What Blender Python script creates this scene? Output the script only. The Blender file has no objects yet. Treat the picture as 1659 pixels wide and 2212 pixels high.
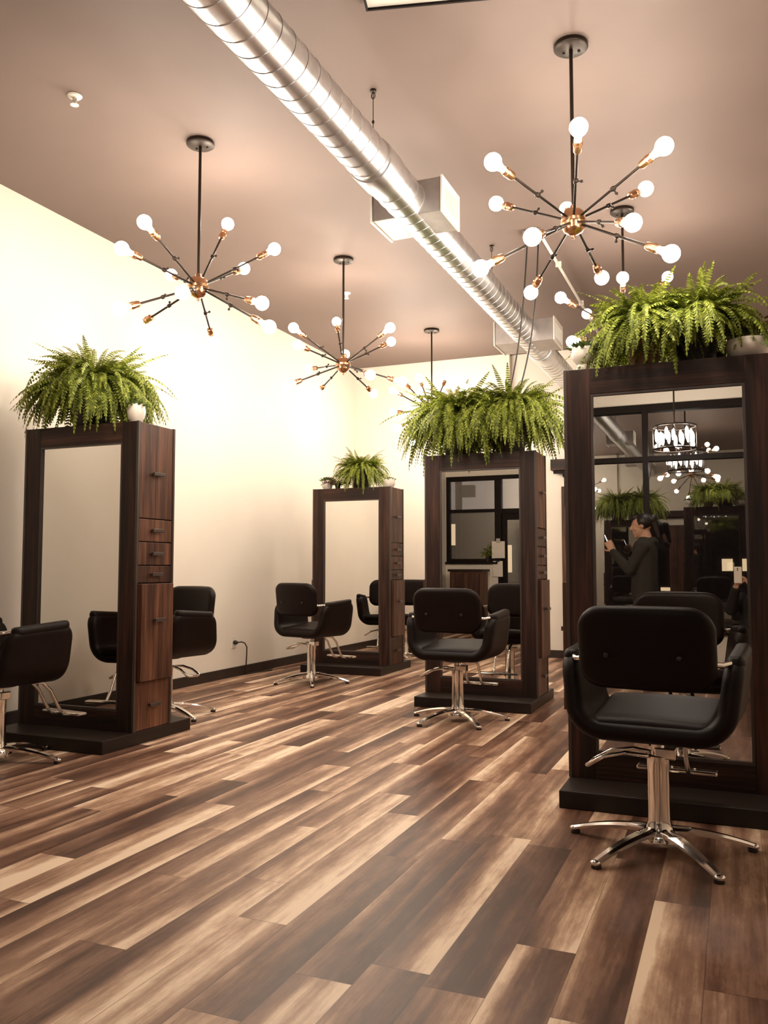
import bpy, math, random
from mathutils import Vector, Matrix, Quaternion
R = math.radians
scene = bpy.context.scene
COL = scene.collection
CAM_H = 1.1
CEIL = 3.815

# ------------------------------------------------------------------ materials
def new_mat(name):
    m = bpy.data.materials.new(name); m.use_nodes = True
    nt = m.node_tree; nt.nodes.clear()
    out = nt.nodes.new('ShaderNodeOutputMaterial')
    return m, nt, out
def node(nt, typ, **kw):
    n = nt.nodes.new(typ)
    for k, v in kw.items():
        if k.startswith('i_'):
            key = k[2:]
            key = int(key) if key.isdigit() else key.replace('_', ' ')
            n.inputs[key].default_value = v
        else: setattr(n, k, v)
    return n
def math_n(nt, op, a, b=None, c=None):
    n = nt.nodes.new('ShaderNodeMath'); n.operation = op
    for i, v in enumerate((a, b, c)):
        if v is None: continue
        if isinstance(v, (int, float)): n.inputs[i].default_value = v
        else: nt.links.new(v, n.inputs[i])
    return n.outputs[0]
def ramp(nt, fac, stops):
    n = nt.nodes.new('ShaderNodeValToRGB'); cr = n.color_ramp
    while len(cr.elements) < len(stops): cr.elements.new(0.5)
    for e, (p, c) in zip(cr.elements, stops):
        e.position = p; e.color = (*c, 1)
    nt.links.new(fac, n.inputs[0]); return n.outputs[0]
def simple(name, color, rough=0.5, metal=0.0, var=0.12, scale=8.0, bump=0.0, bscale=60.0, spec=0.5, stretch=None, coat=0.0):
    m, nt, out = new_mat(name)
    p = node(nt, 'ShaderNodeBsdfPrincipled')
    p.inputs['Roughness'].default_value = rough; p.inputs['Metallic'].default_value = metal
    p.inputs['Specular IOR Level'].default_value = spec; p.inputs['Coat Weight'].default_value = coat
    tc = node(nt, 'ShaderNodeTexCoord')
    src = tc.outputs['Object']
    if stretch:
        mp = node(nt, 'ShaderNodeMapping'); mp.inputs['Scale'].default_value = stretch
        nt.links.new(src, mp.inputs[0]); src = mp.outputs[0]
    nz = node(nt, 'ShaderNodeTexNoise', i_Scale=scale, i_Detail=4.0)
    nt.links.new(src, nz.inputs['Vector'])
    lo = tuple(c * (1 - var) for c in color); hi = tuple(min(1, c * (1 + var)) for c in color)
    nt.links.new(ramp(nt, nz.outputs['Fac'], [(0.3, lo), (0.7, hi)]), p.inputs['Base Color'])
    if bump:
        n2 = node(nt, 'ShaderNodeTexNoise', i_Scale=bscale, i_Detail=3.0)
        nt.links.new(src, n2.inputs['Vector'])
        b = node(nt, 'ShaderNodeBump', i_Strength=bump, i_Distance=0.01)
        nt.links.new(n2.outputs['Fac'], b.inputs['Height']); nt.links.new(b.outputs[0], p.inputs['Normal'])
    nt.links.new(p.outputs[0], out.inputs[0])
    return m
def wood(name, axis, stops, rough=0.5, off=0.0, bump=0.25):
    """streaky boards, grain along the given axis"""
    m, nt, out = new_mat(name)
    p = node(nt, 'ShaderNodeBsdfPrincipled', i_Roughness=rough)
    p.inputs['Specular IOR Level'].default_value = 0.3
    tc = node(nt, 'ShaderNodeTexCoord'); oi = node(nt, 'ShaderNodeObjectInfo')
    add = node(nt, 'ShaderNodeVectorMath', operation='ADD'); nt.links.new(tc.outputs['Object'], add.inputs[0])
    sc = node(nt, 'ShaderNodeVectorMath', operation='SCALE'); sc.inputs[3].default_value = 7.0
    cx = node(nt, 'ShaderNodeCombineXYZ')
    for i in range(3): nt.links.new(oi.outputs['Random'], cx.inputs[i])
    nt.links.new(cx.outputs[0], sc.inputs[0]); nt.links.new(sc.outputs[0], add.inputs[1])
    def nz(s_across, s_along, detail):
        mp = node(nt, 'ShaderNodeMapping'); s = [s_across] * 3; s['XYZ'.index(axis)] = s_along
        mp.inputs['Scale'].default_value = s; mp.inputs['Location'].default_value = (off, off * 2, off * 3)
        nt.links.new(add.outputs[0], mp.inputs[0])
        n = node(nt, 'ShaderNodeTexNoise', i_Scale=1.0, i_Detail=detail); nt.links.new(mp.outputs[0], n.inputs['Vector'])
        return n.outputs['Fac']
    a = nz(22, 1.6, 5.0); b = nz(90, 3.0, 3.0); c = nz(6, 1.2, 2.0)
    v = math_n(nt, 'ADD', math_n(nt, 'MULTIPLY', a, 0.5), math_n(nt, 'ADD', math_n(nt, 'MULTIPLY', b, 0.25), math_n(nt, 'MULTIPLY', c, 0.25)))
    v = math_n(nt, 'ADD', v, math_n(nt, 'MULTIPLY', math_n(nt, 'SUBTRACT', oi.outputs['Random'], 0.5), 0.10))
    nt.links.new(ramp(nt, v, stops), p.inputs['Base Color'])
    bm = node(nt, 'ShaderNodeBump', i_Strength=bump, i_Distance=0.004)
    nt.links.new(b, bm.inputs['Height']); nt.links.new(bm.outputs[0], p.inputs['Normal'])
    nt.links.new(p.outputs[0], out.inputs[0]); return m
def emit(name, color, strength):
    m, nt, out = new_mat(name)
    e = node(nt, 'ShaderNodeEmission', i_Strength=strength); e.inputs[0].default_value = (*color, 1)
    nt.links.new(e.outputs[0], out.inputs[0]); return m
def glass_mat(name, ior=2.1, tint=(0.9, 0.9, 0.9)):
    m, nt, out = new_mat(name)
    t = node(nt, 'ShaderNodeBsdfTransparent'); t.inputs[0].default_value = (*tint, 1)
    g = node(nt, 'ShaderNodeBsdfGlossy', i_Roughness=0.0)
    fr = node(nt, 'ShaderNodeFresnel', i_IOR=ior)
    mx = node(nt, 'ShaderNodeMixShader')
    nt.links.new(math_n(nt, 'MULTIPLY', fr.outputs[0], 1.7), mx.inputs[0]); nt.links.new(t.outputs[0], mx.inputs[1]); nt.links.new(g.outputs[0], mx.inputs[2])
    nt.links.new(mx.outputs[0], out.inputs[0]); return m
def floor_mat():
    m, nt, out = new_mat('vinyl_plank_floor')
    p = node(nt, 'ShaderNodeBsdfPrincipled'); p.inputs['Specular IOR Level'].default_value = 0.27
    tc = node(nt, 'ShaderNodeTexCoord'); sp = node(nt, 'ShaderNodeSeparateXYZ'); nt.links.new(tc.outputs['Object'], sp.inputs[0])
    X, Y = sp.outputs[0], sp.outputs[1]; W, L = 0.172, 1.24
    xs = math_n(nt, 'DIVIDE', math_n(nt, 'ADD', X, 20.06), W); row = math_n(nt, 'FLOOR', xs); u = math_n(nt, 'FRACT', xs)
    wn = node(nt, 'ShaderNodeTexWhiteNoise', noise_dimensions='1D'); nt.links.new(row, wn.inputs['W'])
    ys = math_n(nt, 'ADD', math_n(nt, 'DIVIDE', math_n(nt, 'ADD', Y, 20.0), L), wn.outputs['Value'])
    col = math_n(nt, 'FLOOR', ys); v = math_n(nt, 'FRACT', ys)
    cb = node(nt, 'ShaderNodeCombineXYZ'); nt.links.new(row, cb.inputs[0]); nt.links.new(col, cb.inputs[1])
    w2 = node(nt, 'ShaderNodeTexWhiteNoise', noise_dimensions='2D'); nt.links.new(cb.outputs[0], w2.inputs['Vector'])
    rid = w2.outputs['Value']
    sc = node(nt, 'ShaderNodeSeparateColor'); nt.links.new(w2.outputs['Color'], sc.inputs[0])
    rid2 = sc.outputs[1]
    def nz(sx, sy, detail, offs, rough=0.5, dist=0.0):
        c = node(nt, 'ShaderNodeCombineXYZ')
        nt.links.new(math_n(nt, 'MULTIPLY', X, sx), c.inputs[0]); nt.links.new(math_n(nt, 'MULTIPLY', Y, sy), c.inputs[1])
        nt.links.new(math_n(nt, 'MULTIPLY', rid, offs), c.inputs[2])
        n = node(nt, 'ShaderNodeTexNoise', i_Scale=1.0, i_Detail=detail, i_Roughness=rough, i_Distortion=dist); nt.links.new(c.outputs[0], n.inputs['Vector'])
        return n.outputs['Fac']
    broad = nz(9.0, 0.55, 2.0, 90.0)
    mid = nz(26.0, 1.4, 4.0, 170.0, 0.6)
    fine = nz(120.0, 5.0, 3.0, 50.0)
    blot = nz(16.0, 4.5, 6.0, 33.0, 0.7)
    # every board runs from a pale sapwood side to a brown heartwood side
    flip = math_n(nt, 'GREATER_THAN', rid2, 0.5)
    uu = math_n(nt, 'ABSOLUTE', math_n(nt, 'SUBTRACT', flip, u))
    edge = math_n(nt, 'POWER', uu, 1.7)
    val = math_n(nt, 'MULTIPLY', math_n(nt, 'SUBTRACT', broad, 0.5), 1.5)
    val = math_n(nt, 'ADD', val, math_n(nt, 'MULTIPLY', math_n(nt, 'SUBTRACT', mid, 0.5), 0.75))
    val = math_n(nt, 'ADD', val, math_n(nt, 'MULTIPLY', math_n(nt, 'SUBTRACT', fine, 0.5), 0.22))
    val = math_n(nt, 'ADD', val, math_n(nt, 'MULTIPLY', math_n(nt, 'SUBTRACT', blot, 0.5), 0.75))
    val = math_n(nt, 'ADD', val, math_n(nt, 'MULTIPLY', math_n(nt, 'SUBTRACT', rid, 0.5), 0.55))
    val = math_n(nt, 'ADD', val, math_n(nt, 'MULTIPLY', math_n(nt, 'SUBTRACT', edge, 0.35), 0.50))
    val = math_n(nt, 'ADD', val, 0.445)
    colr = ramp(nt, val, [(0.0, (0.070, 0.030, 0.018)), (0.25, (0.150, 0.072, 0.045)), (0.5, (0.285, 0.158, 0.103)), (0.72, (0.52, 0.335, 0.225)), (0.95, (0.86, 0.66, 0.49))])
    # seams
    e1 = math_n(nt, 'MINIMUM', u, math_n(nt, 'SUBTRACT', 1.0, u)); e2 = math_n(nt, 'MINIMUM', v, math_n(nt, 'SUBTRACT', 1.0, v))
    s1 = math_n(nt, 'LESS_THAN', e1, 0.008); s2 = math_n(nt, 'LESS_THAN', e2, 0.0014)
    seam = math_n(nt, 'MAXIMUM', s1, s2)
    mx = node(nt, 'ShaderNodeMix', data_type='RGBA', blend_type='MULTIPLY')
    nt.links.new(math_n(nt, 'MULTIPLY', seam, 0.55), mx.inputs['Factor']); nt.links.new(colr, mx.inputs[6]); mx.inputs[7].default_value = (0.2, 0.12, 0.1, 1)
    nt.links.new(mx.outputs[2], p.inputs['Base Color'])
    nt.links.new(math_n(nt, 'ADD', math_n(nt, 'MULTIPLY', mid, 0.12), 0.34), p.inputs['Roughness'])
    b = node(nt, 'ShaderNodeBump', i_Strength=0.12, i_Distance=0.003)
    nt.links.new(math_n(nt, 'SUBTRACT', fine, math_n(nt, 'MULTIPLY', seam, 1.0)), b.inputs['Height']); nt.links.new(b.outputs[0], p.inputs['Normal'])
    nt.links.new(p.outputs[0], out.inputs[0]); return m
def leaf_mat(name, stops, trans=0.35):
    m, nt, out = new_mat(name)
    p = node(nt, 'ShaderNodeBsdfPrincipled', i_Roughness=0.55); p.inputs['Specular IOR Level'].default_value = 0.25
    t = node(nt, 'ShaderNodeBsdfTranslucent')
    gm = node(nt, 'ShaderNodeNewGeometry'); tc = node(nt, 'ShaderNodeTexCoord')
    nz = node(nt, 'ShaderNodeTexNoise', i_Scale=9.0, i_Detail=2.0); nt.links.new(tc.outputs['Object'], nz.inputs['Vector'])
    v = math_n(nt, 'ADD', math_n(nt, 'MULTIPLY', gm.outputs['Random Per Island'], 0.45), math_n(nt, 'MULTIPLY', nz.outputs['Fac'], 0.6))
    c = ramp(nt, v, stops)
    nt.links.new(c, p.inputs['Base Color']); nt.links.new(c, t.inputs[0])
    mx = node(nt, 'ShaderNodeMixShader', i_0=trans)
    nt.links.new(p.outputs[0], mx.inputs[1]); nt.links.new(t.outputs[0], mx.inputs[2]); nt.links.new(mx.outputs[0], out.inputs[0]); return m

M = {}
M['wall'] = simple('cream_wall_paint', (0.83, 0.755, 0.662), 0.75, var=0.02, scale=2.0, bump=0.03, bscale=180)
M['ceiling'] = simple('taupe_ceiling_paint', (0.188, 0.136, 0.117), 0.6, var=0.04, scale=1.2, bump=0.03, bscale=120, spec=0.3)
M['floor'] = floor_mat()
M['base'] = simple('dark_baseboard', (0.022, 0.012, 0.009), 0.5, var=0.2)
_dk = [(0.32, (0.006, 0.0020, 0.0013)), (0.48, (0.020, 0.0072, 0.0044)), (0.58, (0.050, 0.0190, 0.0115)), (0.74, (0.11, 0.046, 0.028))]
_lt = [(0.32, (0.012, 0.0045, 0.0028)), (0.46, (0.050, 0.0185, 0.010)), (0.56, (0.115, 0.045, 0.024)), (0.72, (0.25, 0.110, 0.060))]
M['wood_v'] = wood('dark_barnwood_upright', 'Z', _dk, 0.5)
M['wood_h'] = wood('dark_barnwood_level', 'X', _dk, 0.5)
M['front_v'] = wood('rustic_drawer_wood', 'Z', _lt, 0.48)
M['trimgrey'] = simple('grey_edge_band', (0.050, 0.034, 0.029), 0.4, var=0.1)
M['plinth'] = simple('charcoal_laminate', (0.017, 0.0098, 0.0075), 0.45, var=0.15, spec=0.3)
M['mirror'] = simple('mirror_glass', (0.80, 0.78, 0.74), 0.0, 1.0, var=0.0)
M['chrome'] = simple('polished_chrome', (0.82, 0.78, 0.74), 0.10, 1.0, var=0.03)
M['vinyl'] = simple('black_vinyl', (0.0072, 0.0024, 0.0016), 0.48, var=0.1, bump=0.10, bscale=350, spec=0.17)
M['blackplastic'] = simple('black_plastic', (0.012, 0.008, 0.007), 0.4, var=0.1)
M['duct'] = simple('galvanised_steel', (0.72, 0.72, 0.74), 0.30, 1.0, var=0.10, scale=14.0)
M['ductbox'] = simple('galvanised_sheet', (0.42, 0.38, 0.36), 0.45, 0.8, var=0.10, scale=10.0)
M['whitemetal'] = simple('white_enamel', (0.80, 0.75, 0.68), 0.4, var=0.02)
M['bronze'] = simple('dark_bronze', (0.030, 0.019, 0.014), 0.38, 0.6, var=0.15)
M['copper'] = simple('copper_brass', (0.62, 0.34, 0.19), 0.26, 1.0, var=0.08)
M['bulb'] = emit('warm_bulb_glow', (1.0, 0.885, 0.73), 128.0)
M['leaf'] = leaf_mat('fern_leaf', [(0.25, (0.060, 0.075, 0.010)), (0.5, (0.170, 0.205, 0.022)), (0.8, (0.40, 0.44, 0.075))])
M['leaf2'] = leaf_mat('succulent_leaf', [(0.2, (0.06, 0.11, 0.03)), (0.8, (0.20, 0.28, 0.08))], 0.15)
M['dryleaf'] = leaf_mat('dry_leaf', [(0.2, (0.035, 0.018, 0.010)), (0.8, (0.11, 0.055, 0.03))], 0.15)
M['stem'] = simple('fern_stem', (0.10, 0.085, 0.03), 0.6)
M['potdark'] = simple('dark_wicker_pot', (0.020, 0.009, 0.006), 0.55, var=0.4, scale=60, bump=0.4, bscale=90)
M['terracotta'] = simple('terracotta', (0.38, 0.17, 0.10), 0.7, var=0.12, bump=0.05)
M['ceramic'] = simple('white_ceramic', (0.74, 0.66, 0.58), 0.32, var=0.03)
M['soil'] = simple('soil', (0.02, 0.012, 0.008), 0.95, var=0.4, scale=60)
M['cord'] = simple('black_cord', (0.016, 0.009, 0.007), 0.5)
M['glass'] = glass_mat('window_glass')
M['frameblack'] = simple('black_window_frame', (0.009, 0.004, 0.003), 0.55, var=0.1, spec=0.15)
M['skin'] = simple('skin', (0.52, 0.29, 0.19), 0.5, var=0.05, scale=20)
M['hair'] = simple('dark_hair', (0.010, 0.005, 0.004), 0.45, var=0.3, scale=60, bump=0.3, bscale=90, stretch=(1, 1, 0.2))
M['cloth'] = simple('dark_jacket_cloth', (0.022, 0.018, 0.014), 0.85, var=0.2, scale=60)
M['denim'] = simple('black_trouser_cloth', (0.012, 0.008, 0.008), 0.85, var=0.2, scale=60)
M['screen'] = emit('phone_screen', (1.0, 0.93, 0.85), 2.0)
M['paper'] = simple('white_paper', (0.80, 0.74, 0.66), 0.8, var=0.03)
M['asphalt'] = simple('night_pavement', (0.02, 0.015, 0.013), 0.9, var=0.3)
M['facade'] = simple('night_facade', (0.03, 0.02, 0.018), 0.9, var=0.3)
M['warmwin'] = emit('lit_window', (1.0, 0.74, 0.45), 1.3)
M['warmlamp'] = emit('warm_lamp', (1.0, 0.62, 0.30), 14.0)
M['crystal'] = emit('crystal_light', (1.0, 0.93, 0.85), 60.0)

# ------------------------------------------------------------------ mesh helpers
class MB:
    def __init__(s): s.v = []; s.f = []
    def add(s, vs, fs):
        o = len(s.v); s.v += [tuple(p) for p in vs]; s.f += [tuple(i + o for i in f) for f in fs]; return s
    def box(s, x0, x1, y0, y1, z0, z1):
        vs = [(x, y, z) for x in (x0, x1) for y in (y0, y1) for z in (z0, z1)]
        return s.add(vs, [(0, 1, 3, 2), (4, 6, 7, 5), (0, 4, 5, 1), (2, 3, 7, 6), (0, 2, 6, 4), (1, 5, 7, 3)])
    def lathe(s, prof, n=24, c=(0, 0, 0), axis=None):
        """prof: list of (r,z); closed to the axis where r==0"""
        q = Vector((0, 0, 1)).rotation_difference(Vector(axis)) if axis is not None else None
        vs = []; fs = []
        for r, z in prof:
            for k in range(n):
                a = 2 * math.pi * k / n; p = Vector((r * math.cos(a), r * math.sin(a), z))
                if q: p = q @ p
                vs.append((p.x + c[0], p.y + c[1], p.z + c[2]))
        for i in range(len(prof) - 1):
            for k in range(n):
                k2 = (k + 1) % n; fs.append((i * n + k, i * n + k2, (i + 1) * n + k2, (i + 1) * n + k))
        fs.append(tuple(range(n - 1, -1, -1))); m = (len(prof) - 1) * n; fs.append(tuple(range(m, m + n)))
        return s.add(vs, fs)
    def tube(s, pts, r, n=10, close=False):
        pts = [Vector(p) for p in pts]; N = len(pts); vs = []; fs = []
        rr = r if isinstance(r, (list, tuple)) else [r] * N
        ref = None
        for i, p in enumerate(pts):
            if close: t = pts[(i + 1) % N] - pts[i - 1]
            else: t = pts[min(i + 1, N - 1)] - pts[max(i - 1, 0)]
            t.normalize()
            if ref is None: ref = t.orthogonal().normalized()
            ref = (ref - t * ref.dot(t)).normalized(); b = t.cross(ref)
            for k in range(n):
                a = 2 * math.pi * k / n; vs.append(p + (ref * math.cos(a) + b * math.sin(a)) * rr[i])
        for i in range(N if close else N - 1):
            j = (i + 1) % N
            for k in range(n):
                k2 = (k + 1) % n; fs.append((i * n + k, i * n + k2, j * n + k2, j * n + k))
        if not close:
            fs.append(tuple(range(n - 1, -1, -1))); fs.append(tuple(range((N - 1) * n, N * n)))
        return s.add(vs, fs)
    def capsule(s, a, b, ra, rb, n=14):
        a = Vector(a); b = Vector(b); L = (b - a).length; prof = []
        for i in range(6): t = math.pi / 2 * i / 5; prof.append((max(1e-4, ra * math.sin(t)), -ra * math.cos(t)))
        for i in range(6): t = math.pi / 2 * i / 5; prof.append((max(1e-4, rb * math.cos(t)), L + rb * math.sin(t)))
        ax = (b - a) if L > 1e-6 else Vector((0, 0, 1))
        return s.lathe(prof, n, a, ax)
    def ellipsoid(s, c, rx, ry, rz, n=20, m=14, rot=None):
        vs = []; fs = []
        for i in range(m + 1):
            t = math.pi * i / m
            for k in range(n):
                a = 2 * math.pi * k / n
                p = Vector((rx * max(1e-3, math.sin(t)) * math.cos(a), ry * max(1e-3, math.sin(t)) * math.sin(a), -rz * math.cos(t)))
                if rot: p = rot @ p
                vs.append(p + Vector(c))
        for i in range(m):
            for k in range(n):
                k2 = (k + 1) % n; fs.append((i * n + k, i * n + k2, (i + 1) * n + k2, (i + 1) * n + k))
        fs.append(tuple(range(n - 1, -1, -1))); fs.append(tuple(range(m * n, m * n + n)))
        return s.add(vs, fs)
    def slab(s, fn, a, b, r, h, N=40, K=6, J=6):
        """soft padded slab swept along p in [-a,a]; half width b with corner radius r, half thickness h; fn(p,q,t)->xyz"""
        ps = []
        for i in range(N + 1):
            t = i / N; ps.append(-a * math.cos(math.pi * t) if False else -a + 2 * a * t)
        ex = [a - r * (1 - math.sin(math.pi / 2 * k / 8)) for k in range(1, 9)]
        ps = sorted(set([round(x, 6) for x in ps if abs(x) < a - r] + [round(x, 6) for x in ex] + [round(-x, 6) for x in ex] + [round(a - r, 6), round(r - a, 6)]))
        vs = []; fs = []; n = None
        for p in ps:
            d = max(0.0, abs(p) - (a - r)); w = b - r + math.sqrt(max(0.0, r * r - d * d))
            hh = h; d2 = abs(p) - (a - h)
            if d2 > 0: hh = h * math.sqrt(max(0.0, 1 - (d2 / h) ** 2)) + 1e-4
            w = max(w, hh + 1e-4); loop = []
            e = min(hh, w)
            for side in (1, -1):
                for j in range(J): loop.append((side * (-1 + 2 * j / J) * (w - e), side * hh * (1 if True else 0)))
                for k in range(K):
                    an = math.pi / 2 - math.pi * k / K
                    loop.append((side * ((w - e) + e * math.cos(an)), side * hh * math.sin(an)))
            n = len(loop)
            vs += [fn(p, q, t) for q, t in loop]
        for i in range(len(ps) - 1):
            for k in range(n):
                k2 = (k + 1) % n; fs.append((i * n + k, i * n + k2, (i + 1) * n + k2, (i + 1) * n + k))
        fs.append(tuple(range(n - 1, -1, -1))); m = (len(ps) - 1) * n; fs.append(tuple(range(m, m + n)))
        return s.add(vs, fs)
    def mesh(s, name, mat, smooth=False):
        me = bpy.data.meshes.new(name); me.from_pydata(s.v, [], s.f); me.update()
        if mat: me.materials.append(mat)
        if smooth:
            for p in me.polygons: p.use_smooth = True
        return me
    def build(s, name, mat, parent=None, smooth=False, bevel=0.0, loc=(0, 0, 0), fixn=True):
        me = s.mesh(name, mat, smooth)
        if fixn:
            import bmesh
            bm = bmesh.new(); bm.from_mesh(me); bmesh.ops.recalc_face_normals(bm, faces=bm.faces); bm.to_mesh(me); bm.free()
        o = bpy.data.objects.new(name, me); COL.objects.link(o); o.location = loc
        if parent: o.parent = parent
        if bevel:
            b = o.modifiers.new('b', 'BEVEL'); b.width = bevel; b.segments = 2; b.limit_method = 'ANGLE'
        if smooth == 'auto':
            for i, p in enumerate(me.polygons): p.use_smooth = True
            if hasattr(me, 'set_sharp_from_angle'): me.set_sharp_from_angle(angle=R(40))
        return o
def B(x0, x1, y0, y1, z0, z1): return MB().box(x0, x1, y0, y1, z0, z1)
def tag(o, label=None, cat=None, group=None, kind=None):
    if label: o['label'] = label
    if cat: o['category'] = cat
    if group: o['group'] = group
    if kind: o['kind'] = kind
    return o
def empty(name, loc, label, cat, group=None, rz=0.0):
    o = bpy.data.objects.new(name, None); COL.objects.link(o); o.location = loc; o.rotation_euler = (0, 0, rz)
    o.empty_display_size = 0.1
    return tag(o, label, cat, group)
def copy_tree(o, parent=None):
    c = o.copy(); COL.objects.link(c)
    if parent: c.parent = parent
    for ch in list(o.children): copy_tree(ch, c)
    return c
def struct(o): o['kind'] = 'structure'; return o
def solidify(parts, name, mat, parent=None, voxel=0.006, smooth_it=4):
    """one continuous surface out of overlapping body volumes"""
    me = parts.mesh(name + '_raw', None); o = bpy.data.objects.new(name + '_raw', me); COL.objects.link(o)
    rm = o.modifiers.new('r', 'REMESH'); rm.mode = 'VOXEL'; rm.voxel_size = voxel
    sm = o.modifiers.new('s', 'SMOOTH'); sm.factor = 0.5; sm.iterations = smooth_it
    dg = bpy.context.evaluated_depsgraph_get(); dg.update()
    m2 = bpy.data.meshes.new_from_object(o.evaluated_get(dg)); bpy.data.objects.remove(o); bpy.data.meshes.remove(me)
    m2.name = name; m2.materials.clear(); m2.materials.append(mat)
    for p in m2.polygons: p.use_smooth = True
    r = bpy.data.objects.new(name, m2); COL.objects.link(r)
    if parent: r.parent = parent
    return r

# ------------------------------------------------------------------ the room
XL, XR, YB, YF = -4.75, 2.6, 10.41, -0.90
struct(B(XL - .2, XR + .2, YF - .2, YB + .4, -.12, 0).build('floor', M['floor']))
struct(B(XL - .2, XR + .2, YF - .2, YB + .4, CEIL, CEIL + .15).build('ceiling', M['ceiling']))
struct(B(XL - .15, XL, YF - .2, YB + .4, 0, CEIL).build('wall_left', M['wall']))
struct(B(XR, XR + .15, YF - .2, YB + .4, 0, CEIL).build('wall_right', M['wall']))
# the far wall steps back a little behind the duct
w = B(XL, -2.60, YB, YB + .3, 0, CEIL); w.box(-2.60, XR, YB + .09, YB + .3, 0, CEIL)
struct(w.build('wall_back', M['wall']))
w = B(XL, -2.585, YB - .016, YB, 0, .095); w.box(-2.60, -2.585, YB, YB + .075, 0, .095); w.box(-2.60, XR, YB + .074, YB + .09, 0, .095)
struct(w.build('baseboard_back', M['base'], bevel=.003))
struct(B(XL, XL + .016, YF, YB - .016, 0, .095).build('baseboard_left', M['base'], bevel=.003))
struct(B(XR - .016, XR, YF, YB + .07, 0, .095).build('baseboard_right', M['base'], bevel=.003))
# street wall behind the camera, with openings
W1 = (-4.735, -3.80, 1.205, 2.71)     # small window
D1 = (-3.80, -2.80, 0.0, 2.71)      # glass door with a light over it
W2 = (-2.30, 1.90, 0.45, 2.86)      # big shop window
w = MB()
y0, y1 = YF - .16, YF
w.box(XL, XR, y0, y1, 2.86, CEIL)
w.box(XL, W2[0], y0, y1, 2.71, 2.86)
w.box(XL, W1[0], y0, y1, 0, 2.71); w.box(W1[0], W1[1], y0, y1, 0, W1[2]); w.box(W1[1], D1[0], y0, y1, 0, 2.71)
w.box(D1[1], W2[0], y0, y1, 0, 2.71); w.box(W2[0], W2[1], y0, y1, 0, W2[2]); w.box(W2[1], XR, y0, y1, 0, 2.86)
struct(w.build('wall_front', M['wall']))
def window(name, x0, x1, z0, z1, xm, zt, fw=.055, sill=True):
    root = bpy.data.objects.new(name, None); COL.objects.link(root); root.location = ((x0 + x1) / 2, YF, z0); struct(root)
    ox, oy, oz = root.location
    def L(b): b.v = [(x - ox, y - oy, z - oz) for x, y, z in b.v]; return b
    f = B(x0, x0 + fw, YF - .1, YF + .015, z0, z1); f.box(x1 - fw, x1, YF - .1, YF + .015, z0, z1)
    f.box(x0 + fw, x1 - fw, YF - .1, YF + .015, z1 - fw * 1.4, z1); f.box(x0 + fw, x1 - fw, YF - .1, YF + .015, z0, z0 + fw)
    for x in xm: f.box(x - fw / 2, x + fw / 2, YF - .095, YF + .01, z0 + fw, z1 - fw * 1.4)
    xs = [x0 + fw] + [v for x in xm for v in (x - fw / 2, x + fw / 2)] + [x1 - fw]
    for zz in zt:
        for i in range(0, len(xs), 2): f.box(xs[i], xs[i + 1], YF - .09, YF + .005, zz - fw / 2, zz + fw / 2)
    L(f).build('window_frame', M['frameblack'], root)
    zs = [z0 + fw] + [v for z in zt for v in (z - fw / 2, z + fw / 2)] + [z1 - fw * 1.4]
    for i in range(0, len(xs), 2):
        for j in range(0, len(zs), 2):
            L(B(xs[i], xs[i + 1], YF - .058, YF - .052, zs[j], zs[j + 1])).build('pane', M['glass'], root)
    if sill: L(B(max(x0 - .04, XL + .001), x1 + (.04 if x1 > -3 else -.002), YF - .02, YF + .06, z0 - .035, z0)).build('window_sill', M['frameblack'], root, bevel=.004)
    return root
window('window_1', *W1, [], [2.10])
window('window_2', *W2, [-.88, .52], [2.27])
def door(name, x0, x1, zh, ztop):
    root = bpy.data.objects.new(name, None); COL.objects.link(root); root.location = (x0, YF, 0); struct(root)
    fw = .06; w = x1 - x0
    f = B(0, fw, -.1, .015, 0, ztop); f.box(w - fw, w, -.1, .015, 0, ztop); f.box(fw, w - fw, -.1, .015, ztop - fw, ztop); f.box(fw, w - fw, -.1, .01, zh, zh + fw * 1.4)
    f.build('door_frame', M['frameblack'], root)
    B(fw, w - fw, -.06, -.054, zh + fw * 1.4, ztop - fw).build('pane', M['glass'], root)
    s = .09
    l = B(fw + .005, fw + s, -.075, -.03, .02, zh - .005); l.box(w - fw - s, w - fw - .005, -.075, -.03, .02, zh - .005)
    l.box(fw + s, w - fw - s, -.075, -.03, zh - .11, zh - .005); l.box(fw + s, w - fw - s, -.075, -.03, .02, .26)
    leaf = l.build('door_leaf', M['frameblack'], root)
    B(fw + s, w - fw - s, -.056, -.050, .26, zh - .11).build('door_pane', M['glass'], leaf)
    MB().tube([(w - fw - .045, -.03, .85), (w - fw - .045, .03, .88), (w - fw - .045, .03, 1.22), (w - fw - .045, -.03, 1.25)], .011).build('door_handle', M['chrome'], leaf, smooth=True)
door('door_1', D1[0], D1[1], 2.04, D1[3])

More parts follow.
